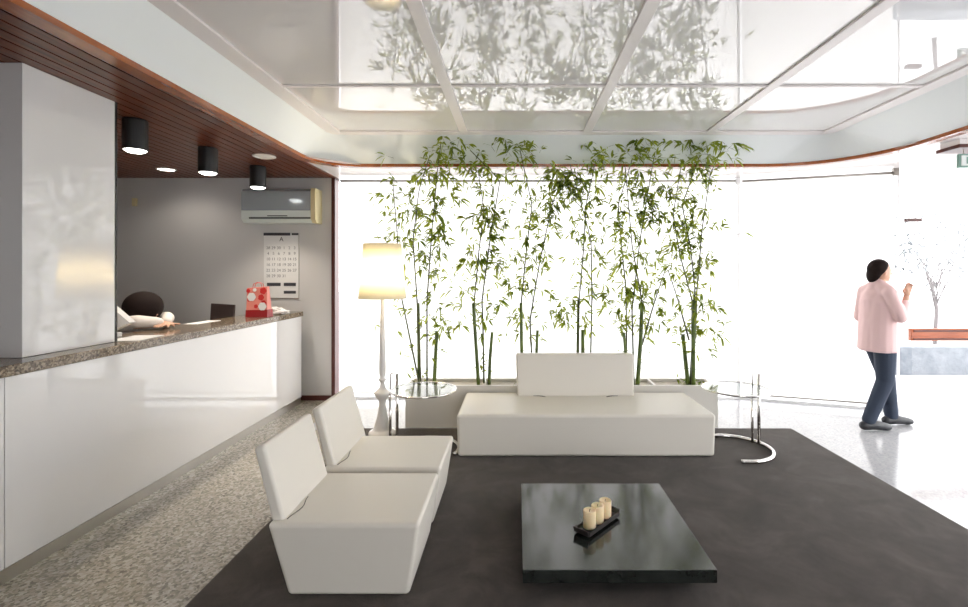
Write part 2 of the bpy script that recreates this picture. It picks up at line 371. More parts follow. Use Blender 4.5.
# ---------------------------------------------------------------- outside
bm = BM(); box(bm, 5.2, 16, 7.6, 7.9, -.02, .42); tag(obj('garden_wall', bm, M['stone'], bevel=.01), 'low grey stone wall outside behind the wood push bar', 'wall')
random.seed(4)
tr = thing('garden_tree', 'pale washed-out tree outside above the low stone wall', 'tree', (8.1, 9.4, -.02))
bm = BM(); tube(bm, [(8.1, 9.4, -.02), (8.15, 9.4, .9), (8.05, 9.42, 1.5)], [.04, .03, .02], 8)
tips = []
for i in range(16):
    a = random.uniform(0, 2*PI); r = random.uniform(.25, .8); p = Vector((8.1+r*math.cos(a), 9.4+r*math.sin(a), random.uniform(1.3, 2.6)))
    tube(bm, [(8.13, 9.4, random.uniform(.8, 1.4)), (Vector((8.1, 9.4, 1.3))+p)/2+Vector((0, 0, .1)), p], [.012, .008, .004], 5); tips.append(p)
obj('trunk', bm, M['bark'], tr, smooth=True)

def add_leaf(bm, p, d, L, wd, droop=.35):
    d = d.normalized(); s = d.cross(Vector((0, 0, 1)))
    if s.length < .05: s = Vector((1, 0, 0))
    s.normalize(); s = (Matrix.Rotation(random.uniform(-1.1, 1.1), 3, d) @ s)
    q1 = p+d*L*.35; q2 = p+d*L*.7+Vector((0, 0, -droop*L*.25)); q3 = p+d*L+Vector((0, 0, -droop*L*.7))
    v = [bm.verts.new(c) for c in (p, q1+s*wd, q1-s*wd, q2+s*wd*.8, q2-s*wd*.8, q3)]
    bm.faces.new((v[0], v[1], v[2])); bm.faces.new((v[1], v[3], v[4], v[2])); bm.faces.new((v[3], v[5], v[4]))
bm = BM()
for p in tips:
    for k in range(26):
        add_leaf(bm, p+Vector([random.gauss(0, .14) for _ in range(3)]), Vector([random.gauss(0, 1) for _ in range(3)]), .12, .022)
fo = obj('foliage', bm, M['hedge'], tr)

# ---------------------------------------------------------------- rug
bm = BM(); box(bm, -1.58, 2.79, -.6, 4.93, .0, .008)
tag(obj('rug', bm, M['rug']), 'large dark charcoal carpet under the seating', 'rug')
RZ = .008

# ---------------------------------------------------------------- reception counter
XF = -2.63
ct = thing('reception_counter', 'long glossy white reception counter with steel kickplate', 'counter', (-2.85, 3.2, 0))
ys = [-1.2, .7, 2.485, 5.91]
for y0, y1 in zip(ys, ys[1:]):
    bm = BM(); box(bm, XF-.02, XF, y0+.002, y1-.002, .075, 1.058); obj('front_panel', bm, M['gloss'], ct, bevel=.002, seg=1)
bm = BM(); box(bm, -3.05, XF-.021, -1.2, 5.905, .07, 1.058); obj('body', bm, M['gloss'], ct)
bm = BM(); box(bm, -3.0, XF-.006, -1.2, 5.9, 0, .07); obj('kickplate', bm, M['steel'], ct)
bm = BM(); box(bm, -3.08, XF+.012, -1.25, 5.935, 1.06, 1.118); tag(obj('countertop', bm, M['countertop'], bevel=.006), 'polished brown speckled granite countertop over the white counter', 'countertop')
CZ = 1.118
bm = BM(); box(bm, -3.35, -2.77, 2.71, 3.335, CZ+.001, ZS-.001); pl = struct(obj('wall_pillar', bm, M['gloss'], bevel=.003, seg=1))
bm = BM(); box(bm, -2.80, -2.768, 3.335, 3.352, CZ+.001, ZS-.001); obj('edge_trim', bm, M['black'], pl)
dk = thing('office_desk', 'grey desk standing behind the reception counter', 'desk', (-3.4, 4.9, 0))
bm = BM(); box(bm, -3.85, -3.10, 4.72, 5.95, .95, .98); obj('desktop', bm, M['desk'], dk, bevel=.004)
for x in (-3.83, -3.14):
    for y in (4.74, 5.9):
        bm = BM(); box(bm, x-.0, x+.03, y, y+.03, 0, .95); obj('leg', bm, M['steel'], dk)
mo = thing('monitor', 'small dark brown screen behind the counter left of the red bag', 'screen', (-3.23, 5.3, .98))
bm = BM(); vs = box(bm, -3.36, -3.10, 5.29, 5.315, 1.04, 1.25); rot(vs, (-3.23, 5.3, 1.04), 'Y', .06); obj('screen', bm, M['brown_screen'], mo, bevel=.006)
bm = BM(); box(bm, -3.25, -3.21, 5.31, 5.33, .985, 1.12); box(bm, -3.31, -3.15, 5.24, 5.38, .98, .988); obj('stand', bm, M['black'], mo)

# gift bag
gb = thing('gift_bag', 'red and white flowered gift bag standing on the counter end', 'bag', (-2.79, 5.2, CZ))
bm = BM(); hexa(bm, [(-2.875, 5.13, CZ), (-2.65, 5.13, CZ), (-2.65, 5.25, CZ), (-2.875, 5.25, CZ)], [(-2.88, 5.16, 1.43), (-2.665, 5.16, 1.445), (-2.665, 5.21, 1.445), (-2.88, 5.21, 1.43)])
obj('paper_bag', bm, M['salmon'], gb, bevel=.004, seg=2)
bm = BM(); hexa(bm, [(-2.878, 5.127, CZ+.001), (-2.647, 5.127, CZ+.001), (-2.647, 5.253, CZ+.001), (-2.878, 5.253, CZ+.001)], [(-2.879, 5.135, 1.195), (-2.65, 5.135, 1.2), (-2.65, 5.245, 1.2), (-2.879, 5.245, 1.195)]); obj('bag_base', bm, M['red_dark'], gb)
def disc(bm, x, z, r, y, n=18, sq=1, mi=0):
    f = bm.faces.new([bm.verts.new((x+r*math.cos(2*PI*i/n), y+.0945*(z-CZ), z+sq*r*math.sin(2*PI*i/n))) for i in range(n)]); f.material_index = mi
bm = BM()
for (x, z, r) in ((-2.86, 1.40, .02), (-2.70, 1.40, .034), (-2.72, 1.33, .03), (-2.69, 1.27, .028), (-2.85, 1.30, .014), (-2.77, 1.235, .02)):
    for k in range(5):
        disc(bm, x+r*.5*math.cos(k*1.257), z+r*.5*math.sin(k*1.257), r*.6, 5.124-.0003*k)
obj('red_blossom', bm, M['red'], gb)
bm = BM()
for (x, z, r) in ((-2.82, 1.335, .042), (-2.70, 1.235, .04), (-2.79, 1.41, .018)):
    for k in range(6):
        disc(bm, x+r*.5*math.cos(k*1.047), z+r*.5*math.sin(k*1.047), r*.6, 5.121-.0003*k)
obj('white_blossom', bm, M['paper'], gb)
bm = BM(); 
for y in (5.165, 5.205): tube(bm, [(-2.82, y, 1.43), (-2.81, y, 1.475), (-2.77, y, 1.49), (-2.73, y, 1.475), (-2.72, y, 1.43)], .003, 6)
obj('handle', bm, M['red'], gb)

lf = thing('crumpled_tissue', 'crumpled white tissue lying right of the red gift bag', 'tissue', (-2.72, 5.55, CZ))
bm = BM(); bmesh.ops.create_icosphere(bm, subdivisions=3, radius=1); random.seed(3)
for v in bm.verts:
    n = v.co.copy(); k = 1+.22*math.sin(9*n.x+3)*math.cos(8*n.y)+.12*math.sin(17*n.z+n.x*5)
    v.co = Vector((-2.715+n.x*.115*k, 5.5+n.y*.06*k, CZ+.03+max(n.z, -.6)*.045*k*(1.1-.5*n.x)))
    v.co.z = max(v.co.z, CZ)
obj('tissue', bm, M['paper'], lf)

def sheet(name, label, cx, cy, z, wx, wy, ang, m=None):
    bm = BM(); vs = box(bm, cx-wx/2, cx+wx/2, cy-wy/2, cy+wy/2, z, z+.003); rot(vs, (cx, cy, z), 'Z', ang)
    return tag(obj(name, bm, m or M['paper']), label, 'paper')
sheet('paper_sheet', 'white paper sheet on the counter edge right beside the pillar', -2.77, 3.52, CZ, .21, .30, .12)
sheet('paper_sheet', 'white paper on the back of the counter, right of the receptionist', -3.0, 4.62, CZ, .13, .34, -.03)
st = thing('display_stand', 'white wedge-shaped display stand poking out behind the pillar', 'stand', (-2.93, 3.57, CZ))
bm = BM(); t_ = W(134, 322, 3.6); prism(bm, [(t_.x, t_.z), (t_.x-.19, 1.39), (t_.x-.30, 1.30), (t_.x-.19, CZ+.02)], 3.56, 3.62); obj('panel', bm, M['gloss'], st, bevel=.003)
bm = BM(); box(bm, t_.x-.25, t_.x-.12, 3.54, 3.64, CZ, CZ+.03); obj('base', bm, M['paper'], st, bevel=.003)

# ---------------------------------------------------------------- office back wall: ac, calendar, switch
ac = thing('air_conditioner', 'wall-mounted air conditioner with glossy grey front above the calendar', 'air conditioner', (-2.86, YW, 2.2))
def xprism(bm, poly, x0, x1, mi=0):
    a = [bm.verts.new((x0, y, z)) for y, z in poly]; b = [bm.verts.new((x1, y, z)) for y, z in poly]; n = len(poly)
    fs = [bm.faces.new(a), bm.faces.new(b)]+[bm.faces.new((a[i], a[(i+1) % n], b[(i+1) % n], b[i])) for i in range(n)]
    for f in fs: f.material_index = mi
yf = YW-.2
bm = BM(); xprism(bm, [(YW-.001, 2.61), (yf+.03, 2.61), (yf+.005, 2.58), (yf+.005, 2.33), (yf+.01, 2.24), (yf+.05, 2.20), (YW-.001, 2.20)], -3.34, -2.49); obj('casing', bm, M['ac_white'], ac, bevel=.006)
bm = BM(); xprism(bm, [(yf+.022, 2.605), (yf-.004, 2.575), (yf-.006, 2.345), (yf+.004, 2.345)], -3.33, -2.50); obj('front_panel', bm, M['ac_grey'], ac, bevel=.003, seg=2)
bm = BM(); xprism(bm, [(YW-.001, 2.615), (yf+.0, 2.615), (yf-.01, 2.58), (yf-.008, 2.24), (yf+.04, 2.195), (YW-.001, 2.195)], -2.492, -2.435); obj('end_cap', bm, M['cream'], ac, bevel=.004, seg=2)
bm = BM(); box(bm, -3.24, -2.50, yf-.001, yf+.02, 2.245, 2.263); box(bm, -3.02, -2.78, yf+.001, yf+.012, 2.275, 2.285); obj('vent_slot', bm, M['slot'], ac)

cl = thing('wall_calendar', 'tall white wall calendar with number grid under the air conditioner', 'calendar', (-2.94, YW, 1.25))
xa, xb, za, zb = -3.16, -2.72, 1.265, 2.085
bm = BM(); box(bm, xa, xb, YW-.008, YW-.001, za, zb); obj('sheet', bm, M['paper'], cl)
bm = BM()
box(bm, xa, xa+.33, YW-.016, YW-.008, zb-.03, zb+.004); box(bm, xb-.09, xb-.01, YW-.016, YW-.008, zb-.025, zb); obj('hanging_bar', bm, M['ink'], cl)
bm = BM()
box(bm, xa+.04, xa+.21, YW-.011, YW-.008, 1.425, 1.465); box(bm, xb-.19, xb-.04, YW-.011, YW-.008, 1.425, 1.465); box(bm, xb-.19, xb-.04, YW-.011, YW-.008, 1.33, 1.365)
obj('printed_block', bm, M['ink'], cl)
bm = BM(); box(bm, xa, xb, YW-.012, YW-.008, za, za+.012); box(bm, xb-.006, xb, YW-.011, YW-.008, za, zb); obj('edge_strip', bm, M['alu'], cl)
nums = [28, 29, 30]+list(range(1, 32)); body = []
for r in range(6):
    for c in range(6):
        k = r*6+c
        if k < len(nums): body.append(text('printed_dates', str(nums[k]), .05, (xa+.055+c*.066, YW-.0095, 1.885-r*.07), M['ink_soft'], cl))
bm = BM()
for o in body: bm.from_mesh(o.data)
body[0].data = body[0].data.copy(); bm.to_mesh(body[0].data); bm.free()
for o in body[1:]: bpy.data.objects.remove(o)
text('emblem', 'A', .075, (xa+.22, YW-.0095, 1.985), M['ink'], cl)
sw = thing('wall_switch', 'small ivory switch box high on the grey office wall', 'switch', (-4.81, YW, 2.46))
bm = BM(); box(bm, -4.87, -4.79, YW-.03, YW-.001, 2.41, 2.53); obj('cover', bm, M['wall'], sw, bevel=.005)
bm = BM(); box(bm, -4.79, -4.74, YW-.035, YW-.001, 2.42, 2.52); obj('rocker', bm, M['cream'], sw, bevel=.005)

# ---------------------------------------------------------------- ceiling spots
spots = [(-2.95, 3.74, 'black cylinder spotlight nearest the white pillar'), (-2.93, 4.59, 'black cylinder spotlight in the middle of the three'), (-2.88, 5.38, 'black cylinder spotlight farthest, in front of the air conditioner')]
def lamp_light(name, kind, loc, power, parent, col=(1, .9, .75), **kw):
    l = bpy.data.lights.new(name, kind); l.energy = power; l.color = col
    for k, v in kw.items(): setattr(l, k, v)
    o = bpy.data.objects.new(name, l); COL.objects.link(o); o.location = Vector(loc)-worldloc(parent); o.parent = parent; return o
for x, y, lb in spots:
    t = thing('spotlight', lb, 'spotlight', (x, y, ZS-.235), 'cylinder spotlights over the counter')
    bm = BM(); lathe(bm, [(.08, .235), (.083, .22), (.083, 0), (.074, 0), (.070, .03)], (x, y, ZS-.235), 32, caps=False)
    bm.faces.new([v for v in bm.verts if abs(v.co.z-ZS) < 1e-5]); obj('housing', bm, M['black'], t, smooth=False)
    bm = BM(); lathe(bm, [(.074, -.001), (.05, -.016), (.015, -.022)], (x, y, ZS-.235), 28); obj('lens', bm, M['lit'], t, smooth=True)
    lamp_light('spot_light', 'SPOT', (x, y, ZS-.27), 45, t, spot_size=1.9, spot_blend=.6, shadow_soft_size=.05)
t = thing('downlight', 'lit round recessed downlight over the office', 'downlight', (-4.0, 5.52, ZS))
bm = BM(); lathe(bm, [(.10, 0), (.10, -.008), (.085, -.012), (.08, -.004)], (-4.0, 5.52, ZS), 32, caps=False); obj('ring', bm, M['chromering'], t)
bm = BM(); lathe(bm, [(.082, -.002), (.082, -.006)], (-4.0, 5.52, ZS), 32); obj('lens', bm, M['lit'], t)
lamp_light('spot_light', 'SPOT', (-4.0, 5.52, ZS-.03), 8, t, spot_size=2.6, spot_blend=.6, shadow_soft_size=.06)
t = thing('downlight', 'unlit round recessed downlight near the wooden edge', 'downlight', (-2.56, 4.9, ZS))
bm = BM(); lathe(bm, [(.11, 0), (.11, -.008), (.09, -.014), (.075, -.004)], (-2.56, 4.9, ZS), 32, caps=False); obj('ring', bm, M['chromering'], t)
bm = BM(); lathe(bm, [(.077, -.001), (.077, -.004)], (-2.56, 4.9, ZS), 32); obj('lens', bm, M['unlit'], t)

# exit sign near the doors
t = thing('soffit_box', 'wood-edged box fixed under the white soffit at top right', 'box', (4.2, 4.3, ZS))
bm = BM(); box(bm, 3.89, 4.5, 4.25, 4.45, ZS-.055, ZS-.001); obj('casing', bm, M['soffit'], t)
bm = BM(); box(bm, 3.87, 4.5, 4.23, 4.47, ZS-.085, ZS-.055); obj('wood_edge', bm, M['red_wood'], t)
t = thing('exit_sign', 'small green-framed white exit sign hanging at top right', 'sign', (4.07, 4.3, 2.52))
bm = BM(); box(bm, 3.93, 4.22, 4.30, 4.33, 2.53, 2.65); obj('frame', bm, M['green'], t, bevel=.004)
bm = BM(); box(bm, 3.945, 4.205, 4.295, 4.302, 2.545, 2.635); obj('face', bm, M['sign_white'], t)
bm = BM(); box(bm, 3.99, 4.03, 4.291, 4.295, 2.56, 2.62); obj('pictogram', bm, M['green'], t)
for x in (3.98, 4.17): bm = BM(); tube(bm, [(x, 4.315, 2.64), (x, 4.315, ZS-.08)], .004, 6); obj('hanger', bm, M['alu'], t)

# ---------------------------------------------------------------- sofa
def dense_block(bm, b, t, cuts=0):
    return hexa(bm, b, t)
sf = thing('sofa', 'wide cream leather daybed sofa with a short central backrest', 'sofa', (.6, 4.57, RZ))
bm = BM(); hexa(bm, [(-.51, 4.155, .012), (1.70, 4.155, .012), (1.70, 4.93, .012), (-.51, 4.93, .012)], [(-.52, 4.16, .372), (1.715, 4.16, .372), (1.715, 4.95, .372), (-.52, 4.95, .372)])
obj('seat', bm, M['leather'], sf, bevel=.028, seg=5)
bm = BM(); hexa(bm, [(.0, 4.80, .355), (1.165, 4.80, .355), (1.165, 4.93, .355), (.0, 4.93, .355)], [(-.012, 4.875, .775), (1.18, 4.875, .775), (1.18, 4.965, .775), (-.012, 4.965, .775)])
obj('backrest', bm, M['leather'], sf, bevel=.022, seg=4)
for s, x in ((1, .16), (-1, 1.0)):
    bm = BM(); tube(bm, [(x, 4.798, .372), (x+s*.06, 4.79, .372), (x+s*.10, 4.775, .3725), (x+s*.125, 4.755, .371)], [.003, .006, .006, .003], 8); obj('seam', bm, M['tray'], sf, smooth=True)
for x in (-.42, 1.62):
    for y in (4.28, 4.86): bm = BM(); box(bm, x-.03, x+.03, y-.03, y+.03, RZ, .014); obj('foot', bm, M['black'], sf)

# ---------------------------------------------------------------- slipper chairs
def make_chair(y0, label, e=0):
    t = thing('lounge_chair', label, 'chair', (-.84, y0+.3, RZ), 'armless cream lounge chairs')
    bm = BM(); hexa(bm, [(-1.125, y0+.02, .010), (-.53, y0+.02, .010), (-.53, y0+.60, .010), (-1.12, y0+.60, .010)], [(-1.22, y0, .372), (-.475, y0, .372), (-.475, y0+.615, .372), (-1.22, y0+.615, .372)])
    obj('seat', bm, M['leather'], t, bevel=.022, seg=5)
    bm = BM(); hexa(bm, [(-1.215, y0+.04, .36), (-1.145, y0+.04, .345), (-1.145, y0+.60+e, .345), (-1.215, y0+.60+e, .36)], [(-1.31, y0+.045, .725), (-1.255, y0+.045, .745), (-1.255, y0+.60+e, .745), (-1.31, y0+.60+e, .725)])
    obj('backrest', bm, M['leather'], t, bevel=.018, seg=4)
    bm = BM(); tube(bm, [(-1.142+.022*math.sin(PI*k/8)**2, y0+.05+.03*k, .373) for k in range(9)], .0022, 8); obj('seam', bm, M['tray'], t, smooth=True)
    for x in (-1.06, -.59):
        for y in (y0+.08, y0+.53): bm = BM(); box(bm, x-.025, x+.025, y-.025, y+.025, RZ, .012); obj('foot', bm, M['black'], t)
    return t
c1 = make_chair(2.355, 'armless cream leather lounge chair nearest the camera')
c2 = make_chair(3.03, 'armless cream lounge chair behind the nearer one, by the lamp', .06)

# ---------------------------------------------------------------- coffee table, tray, candles
tb = thing('coffee_table', 'low square black wooden coffee table', 'table', (.5, 2.87, RZ))
bm = BM(); box(bm, .028, .988, 2.385, 3.362, .066, .132); obj('tabletop', bm, M['black_wood'], tb, bevel=.003, seg=2)
bm = BM(); box(bm, .10, .915, 2.46, 3.29, .02, .066); obj('plinth', bm, M['black'], tb)
for x in (.12, .87):
    for y in (2.48, 3.25): bm = BM(); box(bm, x, x+.04, y, y+.04, RZ, .02); obj('foot', bm, M['black'], tb)
TZ = .132
def onplane(px, py, z):
    Y = F*(H-z)/(py-VY); return Vector(((px-VX)/F*Y, Y, z))
e0 = onplane(584, 531, TZ+.02); e1 = onplane(610, 513, TZ+.02)
ax = (e1-e0).normalized(); ang = math.atan2(ax.y, ax.x); Lh = (e1-e0).length/2; cc = (e0+e1)/2
ty = thing('candle_tray', 'narrow dark wooden tray holding three candles on the black table', 'tray', (cc.x, cc.y, TZ))
def inframe(verts):
    for v in verts:
        x, y = v.co.x, v.co.y
        v.co.x = cc.x+x*math.cos(ang)-y*math.sin(ang); v.co.y = cc.y+x*math.sin(ang)+y*math.cos(ang)
bm = BM(); hw_ = .048; vs = []
LL = Lh+.022
vs += box(bm, -LL, LL, -hw_, hw_, TZ+.012, TZ+.02)
for s in (-1, 1): vs += box(bm, -LL, LL, s*hw_-.004, s*hw_+.004, TZ+.012, TZ+.034)
for s in (-1, 1): vs += hexa(bm, [(s*LL-.004, -hw_, TZ+.012), (s*LL+.004, -hw_, TZ+.012), (s*LL+.004, hw_, TZ+.012), (s*LL-.004, hw_, TZ+.012)], [(s*(LL+.012)-.004, -hw_, TZ+.046), (s*(LL+.012)+.004, -hw_, TZ+.046), (s*(LL+.012)+.004, hw_, TZ+.046), (s*(LL+.012)-.004, hw_, TZ+.046)])
inframe(vs); obj('dish', bm, M['tray'], ty)
for s in (-1, 1): bm = BM(); vs = box(bm, s*LL*.7-.01, s*LL*.7+.01, -hw_+.01, hw_-.01, TZ, TZ+.012); inframe(vs); obj('foot', bm, M['tray'], ty)
for k, lb in ((-1, 'short ivory pillar candle at the near end of the tray'), (0, 'ivory pillar candle in the middle of the tray'), (1, 'ivory pillar candle at the far end of the tray')):
    p = cc+ax*(k*.082); z = TZ+.0205; h = .098
    t = thing('candle', lb, 'candle', (p.x, p.y, z), 'ivory candles on the tray')
    bm = BM(); lathe(bm, [(.034, 0), (.036, .004), (.036, h-.004), (.034, h), (.028, h-.002), (.020, h-.008), (.004, h-.010)], (p.x, p.y, z), 28); obj('wax', bm, M['wax'], t, smooth=True)
    bm = BM(); tube(bm, [(p.x, p.y, z+h-.01), (p.x+.001, p.y, z+h), (p.x+.004, p.y, z+h+.005)], .0015, 6); obj('wick', bm, M['wick'], t)

# ---------------------------------------------------------------- chrome side tables
def side_table(label, cx, cy, pa, a0, a1, rb=.31, gx=0):
    t = thing('side_table', label, 'table', (cx, cy, RZ), 'round glass and chrome side tables')
    zg = .555; rg = .285; ca, sa = math.cos(math.radians(pa)), math.sin(math.radians(pa))
    bm = BM(); tube(bm, arc(cx+gx, cy, zg, rg, 0, 360*(63/64), 63), .009, 10, closed=True); obj('top_ring', bm, M['chrome'], t, smooth=True)
    bm = BM(); lathe(bm, [(rg-.006, 0), (rg-.006, .006)], (cx+gx, cy, zg), 64); obj('glass_top', bm, M['table_glass'], t)
    bm = BM(); tube(bm, arc(cx, cy, RZ+.018, rb, a0, a1, 60), .017, 14); obj('base_ring', bm, M['chrome'], t, smooth=True)
    px_, py_ = cx+ca*.312, cy+sa*.312
    qx, qy = px_-.062, py_-.005
    bm = BM(); tube(bm, [(px_, py_, RZ+.02), (px_, py_, .665)], .014, 14); tube(bm, [(qx, qy, RZ+.025), (qx, qy, .46)], .012, 12); obj('post', bm, M['chrome'], t, smooth=True)
    bm = BM(); tube(bm, [(qx, qy, .45), (qx, qy, .655), (qx+.01, qy, .665), (px_, py_, .665)], .0065, 10); obj('handle', bm, M['chrome'], t, smooth=True)
    bm = BM(); tube(bm, [(px_, py_, zg-.03), (px_, py_, zg+.005)], .019, 14); tube(bm, [(px_, py_, zg), (cx+gx+ca*rg, cy+sa*rg, zg)], .008, 8); obj('collar', bm, M['chrome'], t, smooth=True)
side_table('round glass and chrome side table beside the floor lamp', -.83, 4.30, 151, -22, 262)
side_table('round glass and chrome side table at the right end of the sofa', 1.935, 4.335, 22, -103, 128, .325, .03)

# ---------------------------------------------------------------- floor lamp
LX, LY = -1.318, 4.74
fl = thing('floor_lamp', 'tall white turned floor lamp with glowing cream shade', 'lamp', (LX, LY, RZ))
def zz(py): return H-(py-VY)/F*LY
prof = [(.13, RZ), (.135, RZ+.02), (.125, .045), (.10, .055), (.085, .07), (.075, .10), (.055, .17), (.040, .24), (.033, .31), (.035, .345), (.058, .375), (.075, .40), (.078, .415), (.070, .43), (.045, .45), (.030, .47), (.022, .50), (.018, .52), (.035, .54), (.040, .548), (.034, .556), (.022, .565), (.030, .60), (.034, .66), (.030, .80), (.024, 1.0), (.020, 1.2), (.017, 1.32), (.026, 1.335), (.026, 1.35), (.012, 1.36), (.010, 1.45)]
bm = BM(); lathe(bm, prof, (LX, LY, 0), 40); obj('turned_stem', bm, M['lamp_white'], fl, smooth=True)
bm = BM()
zt, zbm = zz(244), zz(298.5)
lathe(bm, [(.228, zbm), (.182, zt), (.180, zt), (.226, zbm), (.228, zbm)], (LX, LY, 0), 48, caps=False); obj('lamp_shade', bm, M['shade'], fl, smooth=True)
bm = BM()
for k in range(3): tube(bm, [(LX, LY, 1.44), (LX+.222*math.cos(k*2.094), LY+.222*math.sin(k*2.094), zbm+.01)], .003, 6)
obj('shade_frame', bm, M['steel'], fl)
bm = BM(); bmesh.ops.create_uvsphere(bm, u_segments=16, v_segments=10, radius=.035, matrix=Matrix.Translation((LX, LY, 1.50))); obj('bulb', bm, mat('bulb_glass', (1, 1, 1), emit=(1, .8, .5), es=25), fl, smooth=True)
lamp_light('bulb_light', 'POINT', (LX, LY, 1.60), 22, fl, col=(1, .87, .64), shadow_soft_size=.05)

# ---------------------------------------------------------------- planter and bamboo
PX0, PX1, PY0, PY1, PZ = -1.15, 2.07, 4.985, 5.34, .43
pt = thing('planter', 'long low cream planter box behind the sofa', 'planter', ((PX0+PX1)/2, 5.16, 0))
bm = BM()
box(bm, PX0, PX1, PY0, PY0+.03, .0, PZ); box(bm, PX0, PX1, PY1-.03, PY1, .0, PZ+.0); box(bm, PX0, PX0+.03, PY0+.03, PY1-.03, .0, PZ); box(bm, PX1-.03, PX1, PY0+.03, PY1-.03, .0, PZ)
obj('trough', bm, M['planter'], pt)
bm = BM(); box(bm, PX0+.03, PX1-.03, PY0+.03, PY1-.03, .05, .395); obj('soil', bm, M['soil'], pt)
for x in (-.36, .3, .95, 1.42): bm = BM(); box(bm, x, x+.025, PY0+.03, PY1-.03, .3, PZ-.002); obj('divider', bm, M['planter'], pt)

random.seed(11)
SZ = .39; BY = 5.13
def P(px, py, dy=0): return W(px, py, BY+dy)
def cane(bm, pts, r0, r1, nodes_bm=None, n=9):
    """pts world; subdivide, add nodes"""
    out = []; rad = []
    L_ = sum((pts[i+1]-pts[i]).length for i in range(len(pts)-1)); k = max(4, int(L_/.06)); 
    cum = [0]
    for i in range(len(pts)-1): cum.append(cum[-1]+(pts[i+1]-pts[i]).length)
    for j in range(k+1):
        s = L_*j/k; i = max(x for x in range(len(cum)-1) if cum[x] <= s+1e-9); u = (s-cum[i])/(cum[i+1]-cum[i]+1e-9)
        p = pts[i].lerp(pts[i+1], u); out.append(p); rad.append(r0+(r1-r0)*j/k)
        if nodes_bm is not None and j and j % 3 == 0: 
            dd = (pts[i+1]-pts[i]).normalized(); tube(nodes_bm, [p-dd*.005, p, p+dd*.005], [rad[-1]*1.05, rad[-1]*1.3, rad[-1]*1.05], n)
    tube(bm, out, rad, n)
    return out
def cluster(bm, tw, p, big=1, n=None, up=0):
    az = random.uniform(0, 2*PI); base = Vector((math.cos(az), math.sin(az)*.75, random.uniform(-.3, .5)+up)).normalized()
    q = p+base*random.uniform(.03, .10)
    tube(tw, [p, q], [.0018, .0012], 4)
    for k in range(n or random.randint(3, 7)):
        d = (base+Vector([random.gauss(0, .62) for _ in range(3)])+Vector((0, 0, -.25+up))).normalized()
        L_ = random.uniform(.055, .12)*big
        st_ = q+d*random.uniform(0, .02)
        e = st_+d*L_
        if e.y > 5.29 or st_.y > 5.28: d.y = -abs(d.y)
        if st_.y+d.y*L_ < 4.9: d.y = abs(d.y)*.3
        if e.z > ZC-.06: d.z = -abs(d.z)*.3
        add_leaf(bm, st_, d, L_, random.uniform(.0075, .013)*big, random.uniform(.2, .8))
# clump data: x of clump, stout cut canes [(base px, top px, top py, radius)], culms [(pixel polyline), base radius]
clumps = [
 ('bamboo clump at the left end of the planter, beside the lamp', [(419.5, 418, 303, .017), (433.5, 436, 332, .018)], [[(427, 383), (427, 300), (432, 230), (438, 165), (441, 143)], [(421, 383), (417, 300), (413, 240), (419, 190), (430, 155)], [(420, 383), (400, 290), (397, 230), (393, 185)]], [(440, 200), (444, 232), (436, 175), (447, 152), (459, 150), (436, 215), (452, 165), (446, 185), (433, 245)]),
 ('bamboo clump second from the left, between lamp table and sofa back', [(479, 473.5, 303, .017), (489, 492, 333, .016)], [[(479, 383), (474, 304), (479, 250), (484, 210), (478, 170)], [(484, 383), (483, 330), (482, 300), (490, 240), (500, 180), (470, 150)]], [(490, 220), (482, 215), (475, 255), (484, 262), (496, 215), (500, 300), (452, 297), (468, 322), (480, 168)]),
 ('bamboo clump standing behind the left half of the sofa backrest', [(523, 521, 303, .017), (534, 537.5, 331, .015)], [[(523, 383), (521, 304), (527, 245), (532, 205), (520, 150)], [(533, 383), (530, 320), (540, 260), (552, 205), (565, 170)]], [(515, 148), (530, 155), (508, 152), (522, 143), (560, 172), (575, 176), (566, 182), (586, 175), (553, 200), (548, 215)]),
 ('bamboo clump with a short green stub behind the sofa backrest', [(578, 579, 300, .014), (583, 582.5, 330, .019)], [[(578, 383), (579, 301), (583, 255), (586, 205), (596, 160)], [(590, 383), (592, 295), (591, 240), (580, 200), (570, 165)]], [(602, 152), (612, 155), (624, 150), (570, 190), (563, 300), (566, 316), (592, 285), (600, 158)]),
 ('bamboo clump right of the sofa backrest with one tall stout cane', [(626.5, 624, 333, .014), (637.5, 642.5, 302, .020)], [[(638, 383), (642, 302), (632, 245), (629, 210), (625, 165)], [(627, 383), (626, 290), (622, 250), (618, 205), (632, 160)], [(634, 383), (632, 310), (640, 240), (650, 180), (655, 152)], [(642, 345), (652, 310), (665, 270)]], [(650, 150), (660, 146), (640, 158), (655, 190), (663, 220), (660, 222), (645, 210), (610, 297), (625, 285)]),
 ('bamboo clump at the right end of the planter', [(689, 684, 335, .020), (692, 693, 300, .019)], [[(692, 383), (692, 300), (680, 255), (673, 215), (682, 160)], [(690, 383), (695, 290), (691, 250), (682, 205), (700, 155)], [(693, 383), (697, 290), (702, 230), (710, 175), (722, 148)], [(689, 340), (678, 300), (668, 270)]], [(678, 253), (680, 245), (674, 230), (690, 148), (700, 143), (712, 150), (725, 150), (705, 163), (716, 160), (685, 160)]),
]
